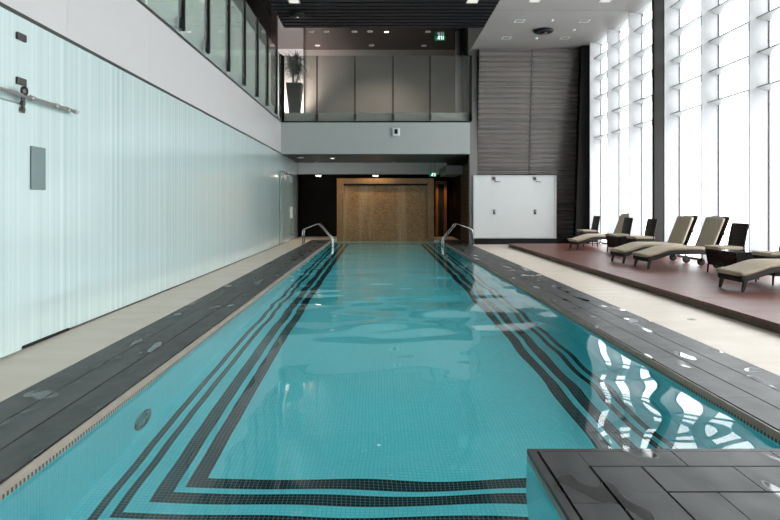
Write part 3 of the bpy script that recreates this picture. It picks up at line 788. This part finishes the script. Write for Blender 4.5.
# ---------------------------------------------------------------- sun loungers (foot at local 0, head towards +x)
def smooth(a, b, t): t = max(0, min(1, (t - a) / (b - a))); return t * t * (3 - 2 * t)
def seat_z(s): return .235 + .15 * smooth(-.05, .62, s) - .02 * smooth(1.0, 1.6, s)
def make_lounger():
    k = empty('sun_lounger')
    W = .315; hx = 1.42
    prof = [(s_, seat_z(s_)) for s_ in [i * .08 for i in range(21)]]
    fr = MB()
    for sy in (-1, 1): fr.sweep([(x, z - .085) for x, z in prof], .022, .085, .012, y0=sy * (W - .02))
    fr.box(-.01, .04, -W + .02, W - .02, .15, .225); fr.box(1.57, 1.61, -W + .02, W - .02, .285, .36)
    fr.build('frame', M['wicker'], k)
    MB().sweep([(x, z - .02) for x, z in prof], W - .03, .018, .006).build('bed', M['wicker'], k)
    for x, dx, z in ((.06, -.045, .19),):
        for sy in (-1, 1):
            MB().rings([[(x + a * .032 + dx * 0, sy * (W - .025) + b_ * .026, z) for a, b_ in ((-1, -1), (1, -1), (1, 1), (-1, 1))],
                        [(x + dx + a * .02, sy * (W - .02) + b_ * .018, 0) for a, b_ in ((-1, -1), (1, -1), (1, 1), (-1, 1))]], smooth=False).build('leg', M['wicker'], k, bevel=.004)
    for sy in (-1, 1):
        wh = MB().lathe([(.05, -.018), (.082, -.018), (.085, 0), (.082, .018), (.05, .018)], (1.5, sy * (W - .03), .086), 20, 'y').build('wheel', M['wicker'], k)
        MB().lathe([(.016, -.022), (.016, .022)], (1.5, sy * (W - .03), .086), 12, 'y').build('hub', M['darksteel'], wh)
        MB().tube([(1.5, sy * (W - .065), .086), (1.5, sy * (W - .065), .31)], .014, 8).build('wheel_fork', M['wicker'], k)
    cs = [(s_, seat_z(s_) + .002) for s_ in [-.03 + i * .075 for i in range(20)]]
    o = MB().sweep(cs, W + .005, .072, .032).build('seat_cushion', M['cushion'], k)
    ang = math.radians(68); bx, bz = hx + .06, seat_z(hx) + .0
    ca, sa = math.cos(ang), math.sin(ang)
    bp = [(bx + ca * t, bz + sa * t + .0) for t in [i * .076 for i in range(11)]]
    nrm = (-sa, ca)
    back = [(x, z) for x, z in bp]
    MB().sweep([(x + .015, z) for x, z in back], W, .03, .012).build('backrest', M['wicker'], k)
    cb = [(bx - .03 + ca * t - sa * .03, bz + .03 + sa * t + ca * .03) for t in [i * .075 for i in range(10)]]
    MB().sweep(cb, W - .002, .068, .03).build('back_cushion', M['cushion'], k)
    stt = MB()
    for sy in (-1, 1): stt.tube([(bx + ca * .42 + .03, sy * (W - .05), bz + sa * .42), (bx + .22, sy * (W - .05), .33)], .011, 8)
    stt.tube([(bx + .22, -W + .05, .33), (bx + .22, W - .05, .33)], .011, 8)
    stt.build('support_strut', M['darksteel'], k)
    return k
def make_chair():
    k = empty('wicker_chair')
    W = .275; D = .50
    def rr(x0, x1, w_, z): return [(x0, -w_, z), (x1, -w_, z), (x1, w_, z), (x0, w_, z)]
    MB().rings([rr(.05, D - .01, W - .02, .15), rr(0, D + .02, W, .47)], smooth=False).build('base', M['wicker'], k, bevel=.015)
    for x in (.045, D - .03):
        for sy in (-1, 1): MB().tube([(x, sy * (W - .05), .16), (x - .01 if x < .2 else x + .02, sy * (W - .045), 0)], [.02, .013], 8).build('leg', M['wicker'], k)
    MB().sweep([(-.01 + i * .05, .472) for i in range(11)], W - .005, .065, .03).build('seat_cushion', M['cushion'], k)
    MB().sweep([(D - .03 + .10 * (i / 9) ** 1.3, .40 + .565 * i / 9) for i in range(10)], W, .035, .015).build('backrest', M['wicker'], k)
    return k
def make_table():
    k = empty('side_table')
    def rr(x0, x1, w_, z): return [(x0, -w_, z), (x1, -w_, z), (x1, w_, z), (x0, w_, z)]
    MB().rings([rr(.08, .52, .20, .16), rr(.0, .60, .28, .485)], smooth=False).build('base', M['wicker'], k, bevel=.015)
    MB().box(-.01, .61, -.29, .29, .487, .505).build('tabletop', M['tabletop'], k, bevel=.005)
    for x in (.12, .48):
        for sy in (-1, 1): MB().tube([(x, sy * .16, .17), (x, sy * .165, 0)], [.02, .013], 8).build('leg', M['wicker'], k)
    return k
ZD = .1155
lp = make_lounger()
spots = [(5.86, 18.30, .05, 'farthest sun lounger on the deck, just in front of the farthest wicker chair'),
         (5.56, 14.16, .05, 'left one of the two sun loungers side by side in the middle of the deck'),
         (5.60, 12.97, .05, 'right one of the two sun loungers side by side, next to the near wicker chair'),
         (5.56, 9.60, .03, 'nearest sun lounger, cut off by the right picture edge')]
for i, (x, y, a, lab) in enumerate(spots):
    o = lp if i == 0 else copy_tree(lp)
    o.location = (x, y, ZD); o.rotation_euler.z = a
    tag(o, lab, 'sun lounger', 'sun loungers on the deck')
cp = make_chair()
for i, (x, y, lab) in enumerate([(6.5, 19.58, 'dark wicker chair with beige seat at the far end, behind the farthest lounger'),
                                 (6.43, 16.93, 'dark wicker chair standing in front of the farthest lounger\'s backrest'),
                                 (6.50, 15.62, 'dark wicker chair right of the far side table, next to the charcoal column'),
                                 (6.53, 11.88, 'dark wicker chair with beige seat right of the two paired loungers'),
                                 (6.52, 10.32, 'wicker chair with only its beige seat edge seen at the right picture edge')]):
    o = cp if i == 0 else copy_tree(cp)
    o.location = (x, y, ZD); tag(o, lab, 'chair', 'wicker chairs on the deck')
tp = make_table()
for i, (x, y, lab) in enumerate([(6.36, 16.33, 'dark wicker side table between the two far wicker chairs'), (6.30, 11.0, 'dark wicker side table with a smooth top behind the nearest lounger')]):
    o = tp if i == 0 else copy_tree(tp)
    o.location = (x, y, ZD); tag(o, lab, 'side table', 'side tables on the deck')

# ---------------------------------------------------------------- light
def lamp(name, typ, loc, energy, col, size=.2, rot=(0, 0, 0), **kw):
    l_ = bpy.data.lights.new(name, typ); l_.energy = energy; l_.color = col
    if typ == 'AREA': l_.size = size
    else: l_.shadow_soft_size = size
    for k_, v_ in kw.items(): setattr(l_, k_, v_)
    o = bpy.data.objects.new(name, l_); C.objects.link(o); o.location = loc; o.rotation_euler = rot
    return o
lamp('plant_uplight', 'SPOT', (-3.66, 26.15, 4.85), 850, (1, .84, .78), .25, (math.radians(172), 0, 0), spot_size=1.7, spot_blend=1.0)
lamp('balcony_downlight', 'SPOT', (at(386.5, 0, 23.9).x, 24.6, 8.2), 260, (1, .9, .8), .06, (0, 0, 0), spot_size=2.3, spot_blend=.8)
lamp('soffit_lamp', 'SPOT', (at(332.6, 0, 24.3).x, 24.3, 3.28), 45, (1, .82, .6), .06, (0, 0, 0), spot_size=2.4, spot_blend=.8)
lamp('beam_lamp', 'SPOT', (-.15, 24.9, 3.28), 70, (1, .82, .6), .06, (math.radians(15), 0, 0), spot_size=2.2, spot_blend=.8)
lamp('doorway_lamp', 'SPOT', (2.85, 27.0, 2.6), 22, (1, .62, .3), .06, (math.radians(12), 0, 0), spot_size=1.8, spot_blend=.8)
wd = bpy.data.worlds.new('overcast_sky'); sc.world = wd; wd.use_nodes = True
nt = wd.node_tree; nt.nodes.clear()
bg = nt.nodes.new('ShaderNodeBackground'); ow = nt.nodes.new('ShaderNodeOutputWorld')
bg.inputs['Color'].default_value = (0.97, 0.985, 1.0, 1); bg.inputs['Strength'].default_value = 3.0
nt.links.new(bg.outputs[0], ow.inputs[0])

# ---------------------------------------------------------------- camera
cam = bpy.data.cameras.new('camera'); co_ = bpy.data.objects.new('camera', cam); C.objects.link(co_)
co_.location = (0, 0, H); co_.rotation_euler = (PI / 2, 0, 0)
cam.sensor_fit = 'HORIZONTAL'; cam.sensor_width = 36; cam.lens = 36 * F / 780
cam.shift_x = (390 - VX) / 780; cam.shift_y = (VY - 260) / 780
cam.clip_start = .05; cam.clip_end = 200
sc.camera = co_
sc.view_settings.view_transform = 'Standard'; sc.view_settings.look = 'None'
sc.view_settings.exposure = 1.05; sc.view_settings.gamma = 1.0; sc.view_settings.use_curve_mapping = False
sc.cycles.max_bounces = 14; sc.cycles.diffuse_bounces = 6; sc.cycles.transmission_bounces = 10; sc.cycles.transparent_max_bounces = 16
sc.cycles.blur_glossy = 0.3
